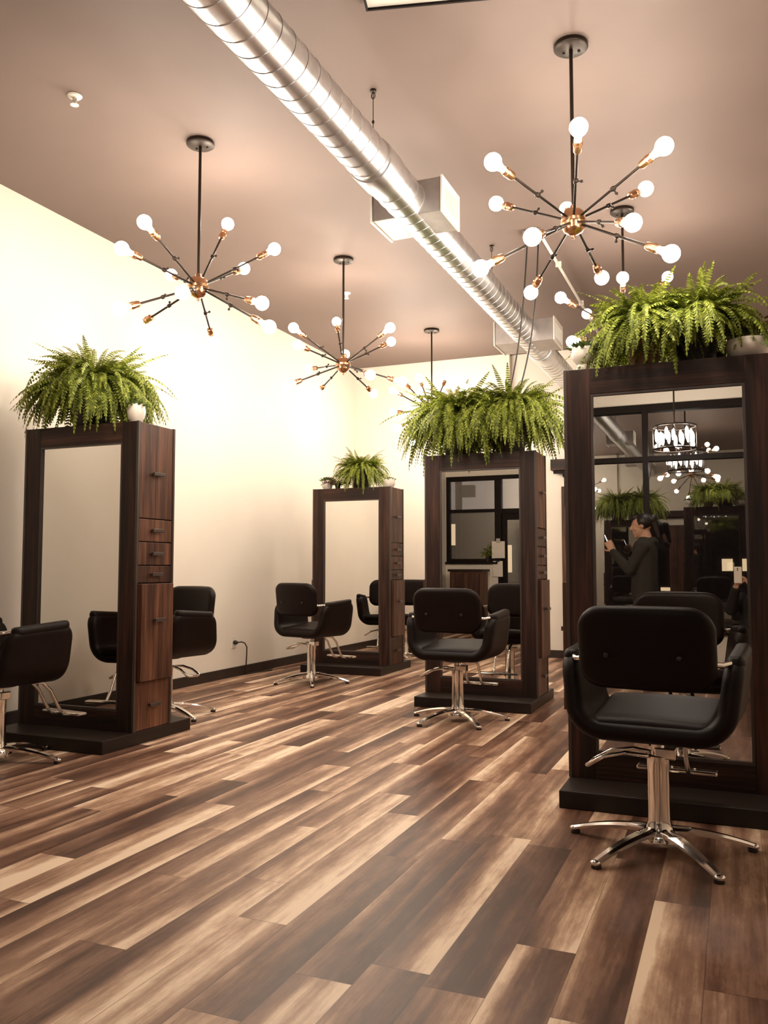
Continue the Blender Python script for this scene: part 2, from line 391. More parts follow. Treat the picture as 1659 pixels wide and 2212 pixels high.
# street outside, in the dark
struct(B(-14, 10, -14, YF - .2, -.14, -.02).build('pavement', M['asphalt']))
o = empty('shop_building', (0, -9.5, -.02), 'dark shopfront across the street, reflected in the near mirror', 'building')
B(-4.9, 10, -2, 0, 0, 9).build('facade', M['facade'], o)
for x0, x1, z0, z1 in ((-.27, -.07, 1.06, 1.30), (.10, .30, 1.06, 1.30), (-1.43, -1.25, .66, .73)):
    B(x0, x1, 0.0, .03, z0, z1).build('shop_window', M['warmwin'], o)
o = empty('street_building', (-6.6, -9.5, -.02), 'low dark building with lit window, reflected in the middle mirror', 'building')
B(-4, 1.6, -2, 0, 0, 2.62).build('facade', M['facade'], o); B(-4.1, 1.65, -2.1, .1, 2.62, 2.72).build('roof', M['facade'], o)
for x0, x1, z0, z1 in ((-1.02, -.66, 1.76, 2.36), (.78, .90, 1.0, 1.75)):
    B(x0, x1, 0.0, .03, z0, z1).build('shop_window', M['warmwin'], o)
o = empty('utility_pole', (-6.62, -7.6, -.02), 'dark utility pole and box beyond the small window, seen in the middle mirror', 'pole')
MB().tube([(0, 0, 0), (0, 0, 6)], .09, 12).build('pole', M['facade'], o); B(.1, .42, -.12, .12, 2.95, 3.25).build('transformer', M['facade'], o)

# ------------------------------------------------------------------ ceiling services
def spiral_duct(x, z, r, ya, yb, pitch=.118, n=48):
    b = MB(); turns = int((yb - ya) / pitch); prof = [(0, r), (.0018, r + .0028), (.0055, r + .0028), (.0073, r)]
    vs = []; fs = []; steps = turns * n
    for k in range(steps + 1):
        a = 2 * math.pi * k / n
        for d, rr in prof:
            vs.append((rr * math.cos(a), ya + pitch * k / n + d, rr * math.sin(a)))
        vs.append((r * math.cos(a), ya + pitch * (k / n + 1), r * math.sin(a)))
    m = len(prof) + 1
    for k in range(steps):
        for j in range(m - 1): fs.append((k * m + j, (k + 1) * m + j, (k + 1) * m + j + 1, k * m + j + 1))
    b.add(vs, fs); return b
DX, DZ, DR = -1.842, 3.383, .1235
duct = empty('ventilation_duct', (DX, 0, DZ), 'long silver spiral duct hung under the taupe ceiling', 'duct')
d = spiral_duct(0, 0, DR, YF + .02, YB + .05).build('duct_pipe', M['duct'], duct, smooth='auto', fixn=False)
# sleeve couplings
for yy in (4.22, 8.65):
    MB().lathe([(DR + .002, 0), (DR + .009, .004), (DR + .011, .03), (DR + .011, .20), (DR + .009, .225), (DR + .002, .23)], 40, (0, yy, 0), (0, 1, 0)).build('duct_coupling', M['duct'], duct, smooth='auto')
def plenum(yf, x0, x1, z0, z1, dy, label):
    cxm = (x0 + x1) / 2
    root = empty('air_vent_box', (cxm, yf + dy / 2, z0), label, 'air vent', 'vent boxes on the duct')
    hw = (x1 - x0) / 2; h = z1 - z0
    for s in (-1, 1):
        xa, xb = sorted((s * .06, s * (hw - .012))); B(xa, xb, -dy / 2, dy / 2, 0, h).build('vent_housing', M['ductbox'], root, bevel=.003)
    b = None
    pass
    for s in (1, -1):
        f = MB(); xo = s * hw; xi = s * (hw - .012)
        xa, xb = min(xo, xi), max(xo, xi); m = .035
        f.box(xa, xb, -dy / 2 - .008, -dy / 2 + m, -.008, h + .008); f.box(xa, xb, dy / 2 - m, dy / 2 + .008, -.008, h + .008)
        f.box(xa, xb, -dy / 2 + m, dy / 2 - m, -.008, m); f.box(xa, xb, -dy / 2 + m, dy / 2 - m, h - m, h + .008)
        g = f.build('vent_grille', M['whitemetal'], root)
        sl = MB(); nn = 14
        for k in range(nn):
            yy = -dy / 2 + m + (dy - 2 * m) * (k + .5) / nn
            sl.box(xa + .002, xb - .003, yy - .004, yy + .004, m, h - m)
        sl.build('louvre', M['whitemetal'], g)
    return root
plenum(4.80, -2.085, -1.605, 3.285, 3.500, .34, 'grey steel vent box straddling the duct, nearer one')
plenum(7.95, -2.14, -1.545, 3.275, 3.490, .42, 'grey steel vent box straddling the duct, farther one near the end wall')
for yy, lab in ((4.275, 'thin wire hanger from ceiling to the near stretch of silver duct'), (6.80, 'thin wire hanger from ceiling to duct beyond the near vent box')):
    o = empty('duct_hanger', (DX, yy, DZ + DR), lab, 'hanger', 'duct hangers')
    top = CEIL - DZ - DR
    MB().lathe([(.018, top - .012), (.018, top)], 14).build('ceiling_plate', M['bronze'], o, smooth='auto')
    w = MB(); w.tube([(0, 0, 0.0), (0, 0, top - .01)], .0025, 6); w.ellipsoid((0, 0, top - .19), .008, .008, .012, 10, 8)
    w.tube([(.011 * math.cos(a), 0, top - .035 + .018 * math.sin(a)) for a in [2 * math.pi * k / 14 for k in range(14)]], .003, 6, True)
    w.build('hanger_wire', M['bronze'], o, smooth=True)
def sprinkler(loc, lab):
    o = empty('fire_sprinkler', loc, lab, 'sprinkler', 'ceiling sprinklers')
    MB().lathe([(.040, 0), (.042, -.004), (.036, -.012), (.018, -.016)], 20).build('escutcheon', M['whitemetal'], o, smooth='auto')
    b = MB().lathe([(.012, -.014), (.012, -.035), (.007, -.04), (.007, -.055)], 14); b.lathe([(.024, -.055), (.024, -.058)], 16)
    b.tube([(-.012, 0, -.02), (-.016, 0, -.04), (-.006, 0, -.056)], .003, 6); b.tube([(.012, 0, -.02), (.016, 0, -.04), (.006, 0, -.056)], .003, 6)
    b.build('sprinkler_head', M['whitemetal'], o, smooth='auto')
sprinkler((-3.451, 3.668, CEIL), 'small white ceiling sprinkler at upper left above the left mirror station')
sprinkler((-3.495, 7.448, CEIL), 'small white ceiling sprinkler beside the rod of a middle chandelier')
# shallow ceiling panel light over the aisle
o = empty('ceiling_panel', (-1.575, 3.578, CEIL), 'white ceiling panel with black frame at top edge of the photo', 'ceiling panel', rz=R(14.5))
f = MB(); f.box(.006, 1.214, -.60, -.006, -.030, 0)
f.build('panel_body', M['whitemetal'], o)
f = B(-.004, .006, -.61, .004, -.042, 0); f.box(1.214, 1.224, -.61, .004, -.042, 0); f.box(.006, 1.214, -.61, -.60, -.042, 0); f.box(.006, 1.214, -.006, .004, -.042, 0)
f.build('panel_frame', M['frameblack'], o)
f = MB()
for k in range(1, 8): f.box(.006, 1.214, -.60 * k / 8 - .003, -.60 * k / 8 + .003, -.038, -.030)
f.build('louvre', M['whitemetal'], o)
# electrical box, conduit and cords above the middle station
o = empty('junction_box', (-1.455, 6.64, CEIL), 'grey electrical box on ceiling above the middle mirror station', 'electrical box')
B(-.075, .075, -.06, .06, -.055, 0).build('box_body', M['ductbox'], o, bevel=.005)
MB().lathe([(.012, -.075), (.012, -.055)], 12, (-.04, -.02, 0)).build('cord_grip', M['blackplastic'], o); MB().lathe([(.012, -.075), (.012, -.055)], 12, (.04, .02, 0)).build('cord_grip', M['blackplastic'], o)
cd = MB().tube([(-1.395, 6.70, CEIL - .03), (-1.395, 10.49, CEIL - .03)], .0135, 10)
for yy in (7.4, 8.6, 9.8): cd.box(-1.42, -1.37, yy - .01, yy + .01, CEIL - .044, CEIL)
tag(cd.build('conduit', M['whitemetal'], smooth='auto'), 'thin metal conduit along ceiling from the electrical box to the end wall', 'conduit')
def cord(a, b, sway, r=.0065, n=30):
    a = Vector(a); b = Vector(b); pts = []
    for i in range(n + 1):
        t = i / n; p = a.lerp(b, t); s = math.sin(math.pi * t) * sway; pts.append((p.x + s, p.y, p.z - .05 * math.sin(math.pi * t)))
    return MB().tube(pts, r, 8)
tag(cord((-1.495, 6.62, CEIL - .07), (-1.87, 6.87, 2.042), .06).build('power_cord', M['cord'], smooth=True), 'black power cord dropping behind the middle fern, left of a pair', 'cord', 'cords from the ceiling box')
tag(cord((-1.415, 6.66, CEIL - .07), (-1.83, 6.87, 2.042), .09).build('power_cord', M['cord'], smooth=True), 'black power cord dropping behind the middle fern, right of a pair', 'cord', 'cords from the ceiling box')

# ------------------------------------------------------------------ chandeliers
RC = .63
def cam_basis():
    yaw = R(22.555); pit = R(3.781)
    fw = Vector((-math.sin(yaw) * math.cos(pit), math.cos(yaw) * math.cos(pit), math.sin(pit)))
    rt = Vector((math.cos(yaw), math.sin(yaw), 0)); return fw, rt, rt.cross(fw)
FW, RT, UP = cam_basis(); FPX = 1831.0
def arm_dirs(hub, px):
    """directions of the arms from where the photograph shows their bulbs (n: towards us, f: away)"""
    hub = Vector(hub); out = []
    for x, y, s in px:
        d = (FW * FPX + RT * (x - 829.5) - UP * (y - 1106)).normalized(); oc = Vector((0, 0, CAM_H)) - hub
        bq = oc.dot(d); disc = bq * bq - (oc.dot(oc) - RC * RC)
        t = -bq + (0 if disc < 0 else (math.sqrt(disc) if s == 'f' else -math.sqrt(disc)))
        out.append((oc + d * t).normalized())
    return out
_arm = None
def chandelier(canopy, hub, dirs, label):
    global _arm
    x, y = canopy[:2]; hz = hub[2]
    o = empty('sputnik_chandelier', (x, y, CEIL), label, 'chandelier', 'sputnik chandeliers')
    c = MB().lathe([(.085, 0), (.088, -.006), (.088, -.022), (.080, -.028), (.010, -.030), (.010, -.05)], 28)
    cp = c.build('canopy', M['bronze'], o, smooth='auto')
    for a in (.6, 2.7): MB().ellipsoid((.045 * math.cos(a), .045 * math.sin(a), -.032), .008, .008, .006, 10, 6).build('screw', M['blackplastic'], cp, smooth=True)
    dz = hz - CEIL
    MB().tube([(0, 0, -.03), (0, 0, dz + .06)], .0095, 12).build('rod', M['bronze'], o, smooth='auto')
    h = MB().lathe([(.016, .085), (.020, .06), (.045, .055), (.058, .04), (.062, .012), (.066, .008), (.066, -.008), (.062, -.012), (.058, -.035), (.045, -.055), (.022, -.068), (.008, -.072), (.008, -.088), (.002, -.09)], 28, (0, 0, dz))
    h.build('hub', M['copper'], o, smooth='auto')
    if _arm is None:
        a = MB().tube([(0, 0, .05), (0, 0, RC - .135)], .0068, 10); a.lathe([(.0068, .28), (.012, .285), (.013, .295), (.012, .305), (.0068, .31)], 12)
        a.tube([(0, 0, .295), (.026, 0, .295)], .004, 8); a.ellipsoid((.028, 0, .295), .008, .008, .008, 10, 8)
        s = MB().lathe([(.008, RC - .15), (.017, RC - .146), (.0205, RC - .135), (.0205, RC - .105), (.023, RC - .103), (.023, RC - .095), (.0205, RC - .093), (.0205, RC - .072), (.015, RC - .070)], 18)
        pr = [(.013, RC - .074), (.015, RC - .062)]
        for k in range(3, 17): t = math.pi * k / 16; pr.append((max(.0006, .041 * math.sin(t)), RC - .041 * math.cos(t)))
        bl = MB().lathe(pr, 20)
        _arm = (a.mesh('arm', M['bronze'], True), s.mesh('socket', M['copper'], True), bl.mesh('bulb', M['bulb'], True))
        for m in _arm[:2]: m.set_sharp_from_angle(angle=R(40))
    for d in dirs:
        ob = bpy.data.objects.new('arm', _arm[0]); COL.objects.link(ob); ob.parent = o; ob.location = (0, 0, dz)
        ob.rotation_mode = 'QUATERNION'; ob.rotation_quaternion = Vector((0, 0, 1)).rotation_difference(d)
        for nm, me in (('socket', _arm[1]), ('bulb', _arm[2])):
            q = bpy.data.objects.new(nm, me); COL.objects.link(q); q.parent = ob
    return o
HZ = 2.87
hA = (-3.095, 4.395, HZ); hB = (-3.127, 6.60, HZ); hC = (-3.15, 9.0, HZ); hD = (-.728, 4.283, HZ); hE = (-.737, 6.488, HZ)
dA = arm_dirs(hA, [(312, 480, 'n'), (263, 537, 'n'), (492, 484, 'f'), (593, 538, 'f'), (527, 580, 'f'), (566, 655, 'n'), (582, 706, 'n'), (370, 594, 'f'), (258, 668, 'n'), (299, 703, 'f'), (460, 735, 'f'), (394, 632, 'n')])
dB = arm_dirs(hB, [(634, 708, 'n'), (643, 745, 'n'), (727, 695, 'f'), (843, 708, 'n'), (845, 738, 'f'), (746, 765, 'f'), (800, 810, 'n'), (807, 850, 'f'), (688, 846, 'f'), (622, 832, 'n'), (668, 797, 'f'), (868, 825, 'n')])
dD = arm_dirs(hD, [(1065, 350, 'n'), (1072, 440, 'f'), (1250, 275, 'n'), (1435, 316, 'n'), (1395, 408, 'f'), (1367, 481, 'n'), (1450, 548, 'n'), (1300, 600, 'f'), (1147, 632, 'f'), (1038, 580, 'n'), (1150, 512, 'n'), (1224, 452, 'f')])
dC = arm_dirs(hC, [(848, 843, 'n'), (872, 824, 'f'), (905, 852, 'f'), (965, 815, 'f'), (1003, 836, 'n'), (905, 815, 'n'), (1010, 900, 'f'), (856, 925, 'n'), (890, 955, 'f'), (960, 965, 'n'), (985, 940, 'f'), (850, 890, 'f')])
dE = arm_dirs(hE, [(1211, 643, 'n'), (1268, 678, 'f'), (1236, 738, 'n'), (1442, 598, 'f'), (1345, 600, 'n'), (1470, 700, 'n'), (1490, 760, 'f'), (1420, 850, 'n'), (1280, 830, 'f'), (1340, 860, 'f'), (1360, 690, 'f'), (1400, 720, 'n')])
chandelier(hA, hA, dA, 'sputnik chandelier at left, above the left mirror station')
chandelier(hB, hB, dB, 'sputnik chandelier second along the left wall, over the far left chair')
chandelier(hC, hC, dC, 'sputnik chandelier nearest the end wall, partly hidden by the middle fern')
chandelier(hD, hD, dD, 'large sputnik chandelier at right, above the near mirror station')
chandelier(hE, hE, dE, 'sputnik chandelier mostly hidden behind the ferns of the near mirror station')
# drum chandelier by the shop window, seen in the near mirror
o = empty('drum_chandelier', (-.52, .02, CEIL), 'drum chandelier with glowing crystals, seen reflected in the near mirror', 'chandelier')
MB().lathe([(.07, 0), (.07, -.02), (.01, -.025)], 24).build('canopy', M['bronze'], o, smooth='auto')
MB().tube([(0, 0, -.02), (0, 0, -1.34)], .008).build('rod', M['bronze'], o, smooth='auto')
fr = MB()
for zz in (-1.36, -1.58): fr.tube([(.20 * math.cos(a), .20 * math.sin(a), zz) for a in [2 * math.pi * k / 36 for k in range(36)]], .008, 8, True)
for k in range(8): a = math.pi * k / 4; fr.tube([(.20 * math.cos(a), .20 * math.sin(a), -1.36), (.20 * math.cos(a), .20 * math.sin(a), -1.58)], .005, 6)
for k in range(4): a = math.pi * k / 2; fr.tube([(0, 0, -1.34), (.20 * math.cos(a), .20 * math.sin(a), -1.36)], .005, 6)
fr.build('drum_frame', M['bronze'], o, smooth='auto')
for k in range(16):
    a = 2 * math.pi * k / 16
    MB().lathe([(.004, -.05), (.012, -.03), (.016, .02), (.012, .05), (.003, .07)], 8, (.165 * math.cos(a), .165 * math.sin(a), -1.47 + .02 * (k % 3 - 1))).build('crystal', M['crystal'], o)

# ------------------------------------------------------------------ mirror stations
def station(x0, yf, wdt, top, label):
    dep = .375; cx = x0 + wdt / 2; cy = yf + dep / 2
    o = empty('mirror_station', (cx, cy, 0), label, 'mirror station', 'mirror stations')
    hw, hd = wdt / 2, dep / 2; zb = .08
    B(-hw, hw, -hd - .275, hd + .225, 0, zb).build('plinth', M['plinth'], o, bevel=.004)
    B(-hw + .02, hw - .02, -hd + .022, hd - .022, zb, top - .02).build('carcass', M['wood_v'], o)
    sw, tw, bw = .128, .128, .125
    for s in (-1, 1):                                           # both faces carry a framed mirror
        ya, yb = sorted((s * hd, s * (hd - .022)))
        B(-hw, -hw + sw, ya, yb, zb, top).build('frame_stile', M['wood_v'], o, bevel=.002)
        B(hw - sw, hw, ya, yb, zb, top).build('frame_stile', M['wood_v'], o, bevel=.002)
        B(-hw + sw, hw - sw, ya, yb, top - tw, top).build('frame_rail', M['wood_h'], o, bevel=.002)
        B(-hw + sw, hw - sw, ya, yb, zb, zb + bw).build('frame_rail', M['wood_h'], o, bevel=.002)
        ym = s * (hd - .0155)
        ma, mb = sorted((ym, s * (hd - .022)))
        mi = B(-hw + sw, hw - sw, ma, mb, zb + bw, top - tw).build('mirror', M['mirror'], o)
        tb = MB(); e = .012; ta, tb_ = sorted((s * (hd - .003), ym)); xa, xb, za, zc = -hw + sw, hw - sw, zb + bw, top - tw
        tb.box(xa, xa + e, ta, tb_, za, zc); tb.box(xb - e, xb, ta, tb_, za, zc); tb.box(xa + e, xb - e, ta, tb_, zc - e, zc); tb.box(xa + e, xb - e, ta, tb_, za, za + e)
        tb.build('mirror_trim', M['trimgrey'], mi)
        for sx in (-1, 1):
            xa, xb = sorted((sx * (hw + .003), sx * (hw - .013))); yc, yd = sorted((s * (hd + .003), s * (hd - .013)))
            B(xa, xb, yc, yd, zb, top + .001).build('corner_trim', M['trimgrey'], o, bevel=.001)
    B(-hw + .013, hw - .013, -hd + .022, hd - .022, top - .02, top).build('top_panel', M['wood_h'], o)
    H = top - zb; zz = [top, zb + .684 * H, zb + .608 * H, zb + .531 * H, zb + .473 * H, zb + .157 * H, zb]
    for sx in (-1, 1):
        for i in range(6):
            za, zc = zz[i + 1] + .003, zz[i] - .003
            pr = .034 if i == 4 else .004
            xa, xb = sorted((sx * (hw - .022), sx * (hw + pr - .006)))
            y_in = .026 if i == 4 else .016
            nm = 'drawer' if i in (1, 2, 3, 5) else 'cabinet_door'
            fo = B(xa, xb, -hd + y_in, hd - y_in, za, zc).build(nm, M['front_v'], o, bevel=.003)
            xh = sx * (hw + pr - .006)
            zh = {0: za + .62 * (zc - za) - .09, 4: za + .62 * (zc - za)}.get(i, (za + zc) / 2)
            hb = MB(); a1, a2 = sorted((xh + sx * .018, xh + sx * .030)); hb.box(a1, a2, -.055, .055, zh - .011, zh + .011)
            p1, p2 = sorted((xh, xh + sx * .018))
            for yy in (-.04, .04): hb.box(p1, p2, yy - .006, yy + .006, zh - .006, zh + .006)
            hb.build('handle', M['trimgrey'], fo, bevel=.002)
    return o
S1 = (-4.410, 4.318, .935, 2.032); S2 = (-2.402, 6.681, .940, 2.040); S3 = (-4.292, 8.298, .920, 1.965); S4 = (-.782, 4.255, .965, 2.095)
station(*S1, 'dark wood mirror station at left, drawers in view, one wide fern on top')
station(*S2, 'dark wood mirror station in the middle, under two shaggy ferns')
station(*S3, 'farthest and smallest looking mirror station, single potted fern on top')
station(*S4, 'big near mirror station at right, reflecting the dark shop window')

# ------------------------------------------------------------------ styling chairs
def u_path(p):
    """the seat shell: U section, arclength p from the middle of the underside -> (x,z,nx,nz), normal points outward"""
    fl, rc, zb = .170, .112, .478
    s = 1 if p >= 0 else -1; q = abs(p); arc = rc * R(83)
    if q <= fl: return (p, zb, 0, -1)
    if q <= fl + arc:
        a = (q - fl) / rc; return (s * (fl + rc * math.sin(a)), zb + rc - rc * math.cos(a), s * math.sin(a), -math.cos(a))
    a = R(83); t = q - fl - arc
    return (s * (fl + rc * math.sin(a) + t * math.cos(a)), zb + rc - rc * math.cos(a) + t * math.sin(a), s * math.sin(a), -math.cos(a))
def make_chair(label):
    o = empty('styling_chair', (0, 0, 0), label, 'chair', 'black styling chairs')
    def shell(p, q, t):
        x, z, nx, nz = u_path(p); lift = max(0.0, z - .52)
        yy = q * (1 - .10 * lift / .3) + .10 * lift + .01
        dz = .012 * lift / .3 * (q / .22)
        return (x + nx * t, yy, z + nz * t + dz)
    MB().slab(shell, .530, .235, .085, .036, 56).build('seat_shell', M['vinyl'], o, smooth=True)
    # padded roll along the top of each arm
    for s in (-1, 1):
        def arm(p, q, t, s=s):
            x, z, nx, nz = u_path(s * .530); yy = p * .9 + .035
            return (x + s * (q * .6 - .0) , yy, z - .012 + t + .014 * (p / .22) - .4 * q * q)
        MB().slab(arm, .205, .056, .05, .028, 16).build('armrest', M['vinyl'], o, smooth=True)
    def cush(p, q, t): return (p, q + .03, (.510) + .022 * (q / .24) + t + .010 * (1 - (p / .25) ** 2) * (1 if t > 0 else 0) - 0)
    MB().slab(cush, .240, .238, .06, .034, 16).build('seat_cushion', M['vinyl'], o, smooth=True)
    def back(p, q, t):
        cv = .62 * p * p                                     # wraps forward at the sides
        z = .80 + q * .98 + .10 * (.06 - p * p) * (1 if q > 0 else .2)
        return (p, -.255 + cv + t - .13 * q - .0, z)
    MB().slab(back, .252, .158, .092, .032, 28).build('backrest', M['vinyl'], o, smooth=True)
    for s in (-1, 1):                                        # chrome links between back and arms
        MB().tube([(s * .225, -.215, .752), (s * .265, -.195, .748), (s * .296, -.13, .752)], .011, 10).build('back_bracket', M['chrome'], o, smooth='auto')
        MB().ellipsoid((s * .13, -.286, .775), .010, .006, .010, 10, 8).build('back_button', M['blackplastic'], o, smooth=True)
    MB().lathe([(.095, .425), (.10, .43), (.10, .445), (.05, .446)], 24).build('seat_plate', M['blackplastic'], o, smooth='auto')
    c = MB().lathe([(.062, .065), (.050, .09), (.043, .12), (.041, .30), (.043, .335), (.043, .365), (.026, .368), (.026, .43)], 28)
    c.build('hydraulic_column', M['chrome'], o, smooth='auto')
    B(-.01, .07, -.03, .03, .355, .40).build('pump_head', M['chrome'], o, bevel=.006)
    lv = MB().tube([(-.03, -.035, .365), (-.12, -.045, .372), (-.20, -.06, .352), (-.262, -.07, .315), (-.268, -.05, .31), (-.266, .035, .313), (-.258, .05, .318), (-.19, .048, .358), (-.10, .04, .375), (-.03, .035, .368)], .0085, 10)
    lv.build('pump_lever', M['chrome'], o, smooth=True)
    MB().lathe([(.078, .035), (.080, .05), (.070, .072), (.062, .082), (.045, .085)], 28).build('base_hub', M['chrome'], o, smooth='auto')
    for k in range(5):
        a = R(25 + 72 * k); ca, sa = math.cos(a), math.sin(a); b = MB()
        n = 12; vs = []; fs = []
        for i in range(n + 1):                               # curved, tapering, flat-topped spoke
            t = i / n; r_ = .05 + .315 * t; z = .078 - .012 * t - .046 * t * t; hw_ = .030 - .014 * t; hh = .016 - .006 * t
            for (u, v) in ((-1, -.6), (-1, .3), (-.55, 1), (.55, 1), (1, .3), (1, -.6)):
                vs.append((r_ * ca - u * hw_ * sa, r_ * sa + u * hw_ * ca, z + v * hh))
        for i in range(n):
            for j in range(6): fs.append((i * 6 + j, i * 6 + (j + 1) % 6, (i + 1) * 6 + (j + 1) % 6, (i + 1) * 6 + j))
        fs.append(tuple(range(5, -1, -1))); fs.append(tuple(range(n * 6, n * 6 + 6))); b.add(vs, fs)
        b.ellipsoid((.362 * ca, .362 * sa, .020), .020, .020, .012, 14, 8)
        lg = b.build('leg', M['chrome'], o, smooth='auto')
        MB().lathe([(.019, 0), (.020, .004), (.018, .014)], 14, (.357 * ca, .357 * sa, 0)).build('foot', M['blackplastic'], lg, smooth='auto')
    f = MB()
    for s in (-1, 1): f.tube([(s * .055, .16, .435), (s * .055, .25, .42), (s * .055, .305, .37), (s * .055, .36, .27), (s * .055, .40, .215), (s * .055, .45, .205)], .010, 10)
    ft = f.build('footrest', M['chrome'], o, smooth='auto')
    B(-.17, .17, .425, .485, .207, .225).build('foot_bar', M['chrome'], ft, bevel=.007)
    return o
chair = make_chair('black styling chair nearest the camera at right, back turned to us')
chair.location = (-.305, 3.545, 0); chair.rotation_euler.z = R(-5)
def chair_at(x, y, deg, label):
    c = copy_tree(chair); c.location = (x, y, 0); c.rotation_euler.z = R(deg); c['label'] = label; return c
chair_at(-1.885, 5.93, -2, 'black styling chair before the middle mirror station')
chair_at(-3.81, 7.35, -14, 'black styling chair at the farthest mirror station, turned beside the wall')
chair_at(-3.91, 3.68, -8, 'black styling chair cut by the left edge of the photo')
chair_at(-3.96, 5.30, 170, 'black styling chair half hidden behind the left mirror station')
chair_at(-3.66, 9.45, 182, 'black styling chair almost hidden behind the farthest mirror station')

# ------------------------------------------------------------------ plants
def frond(b, base, az, el, L, droop, lw, rng, clamp=None, nleaf=24, stem=.0022, pw=1.25):
    """one arching frond: a thin rib with leaflets on both sides"""
    n = nleaf; p = Vector(base); pts = [p.copy()]; dirs = []
    for i in range(n):
        t = (i + 1) / n
        e = el - droop * t ** pw
        d = Vector((math.cos(az) * math.cos(e), math.sin(az) * math.cos(e), math.sin(e))); az += rng.uniform(-.03, .03)
        p = p + d * (L / n)
        if clamp and clamp[0] < p.x < clamp[1] and clamp[2] < p.y < clamp[3] and p.z < clamp[4]: p.z = clamp[4]
        pts.append(p.copy()); dirs.append(d)
    roll = rng.uniform(-.5, .5)
    for i in range(n):
        d = dirs[i]; t = (i + .5) / n
        side = d.cross(Vector((0, 0, 1)))
        if side.length < 1e-3: side = Vector((1, 0, 0))
        side.normalize(); nrm = side.cross(d).normalized()
        s2 = side * math.cos(roll) + nrm * math.sin(roll); nrm = s2.cross(d).normalized()
        w = lw * min(1, .35 + 3.0 * t) * (1 - t ** 2.6) ** .8 + .004
        half = L / n * .47
        for s in (-1, 1):
            tip = pts[i] + s2 * s * w + d * half * .9 - nrm * w * (.25 + rng.uniform(-.1, .2)); tip.z -= w * .15
            m = pts[i].lerp(tip, .5)
            b.add([pts[i] - d * half * .5, m - d * half * .85, tip, m + d * half * .85, pts[i] + d * half * .5], [(0, 1, 2, 3, 4)])
        # rib
        a = pts[i]; c = pts[i + 1]; b.add([a + s2 * stem, a - s2 * stem, c - s2 * stem, c + s2 * stem], [(0, 1, 2, 3)])
def fern(loc, n, L, label, potr=.10, poth=.15, potmat='potdark', seed=1, rect=None, lw=.03, skirt=.62, upright=.02, squash=1.0):
    rng = random.Random(seed)
    o = empty('potted_fern', loc, label, 'fern', 'potted ferns')
    pr = [(potr * .78, 0), (potr * .80, .004), (potr, poth - .02), (potr * 1.06, poth - .018), (potr * 1.06, poth), (potr * .94, poth), (potr * .90, poth - .02)]
    MB().lathe(pr, 28).build('pot', M[potmat], o, smooth='auto')
    MB().lathe([(potr * .89, poth - .035), (potr * .89, poth - .022), (potr * .3, poth - .012)], 20).build('soil', M['soil'], o)
    b = MB(); cl = None
    if rect: cl = (rect[0] - loc[0] - .005, rect[1] - loc[0] + .005, rect[2] - loc[1] - .005, rect[3] - loc[1] + .005, .012)
    for i in range(n):
        az = 2 * math.pi * (i * .61803 + rng.uniform(-.06, .06)); k = rng.random()
        rr = potr * .8 * math.sqrt(rng.random()); pw = 1.25
        if k < skirt:                                            # long outer fronds that hang all the way down
            e = rng.uniform(-.05, 1.05); ln = L * rng.uniform(.75, 1.25); dr = e + (rng.uniform(1.25, 1.65) if rng.random() < .85 else rng.uniform(.6, 1.2)); pw = rng.uniform(.6, .95)
        elif k < 1 - upright:                                    # crown of younger fronds
            e = rng.uniform(.45, 1.5); ln = L * rng.uniform(.42, .80); dr = e + rng.uniform(-.1, .9)
        else:
            e = rng.uniform(.45, 1.0); ln = L * rng.uniform(.8, 1.0); dr = rng.uniform(.2, .7)
        frond(b, (rr * math.cos(az), rr * math.sin(az) * squash, poth - .02 + rng.uniform(0, .05)), az, e, ln, dr, lw * rng.uniform(.75, 1.15), rng, cl, 22, .0022, pw)
    b.build('fronds', M['leaf'], o, fixn=False)
    return o
def rect_of(S): return (S[0], S[0] + S[2], S[1], S[1] + .375)
r1, r2, r3, r4 = map(rect_of, (S1, S2, S3, S4))
yc = lambda r: (r[2] + r[3]) / 2
fern((-3.98, yc(r1) - .035, S1[3]), 620, .45, 'wide shaggy fern spilling over the left mirror station', .15, .30, seed=3, rect=r1, lw=.030, upright=.02)
fern((-2.15, yc(r2) - .045, S2[3]), 620, .50, 'left of two ferns on the middle mirror station', .14, .34, seed=7, rect=r2, lw=.032)
fern((-1.70, yc(r2) - .045, S2[3]), 620, .50, 'right of two ferns on the middle mirror station', .14, .35, seed=11, rect=r2, lw=.032, upright=.015)
fern((-3.80, yc(r3), S3[3]), 300, .34, 'small round fern in a dark pot on the farthest mirror station', .105, .22, seed=5, rect=r3, lw=.024, skirt=.45)
fern((-.41, yc(r4) - .02, S4[3]), 380, .35, 'left fern on the near mirror station, in a terracotta pot', .085, .23, 'terracotta', seed=17, rect=r4, lw=.026, skirt=.48)
fern((-.16, yc(r4) + .01, S4[3]), 380, .36, 'right fern on the near mirror station, in a dark pot', .11, .24, seed=23, rect=r4, lw=.026, upright=.025, skirt=.46)
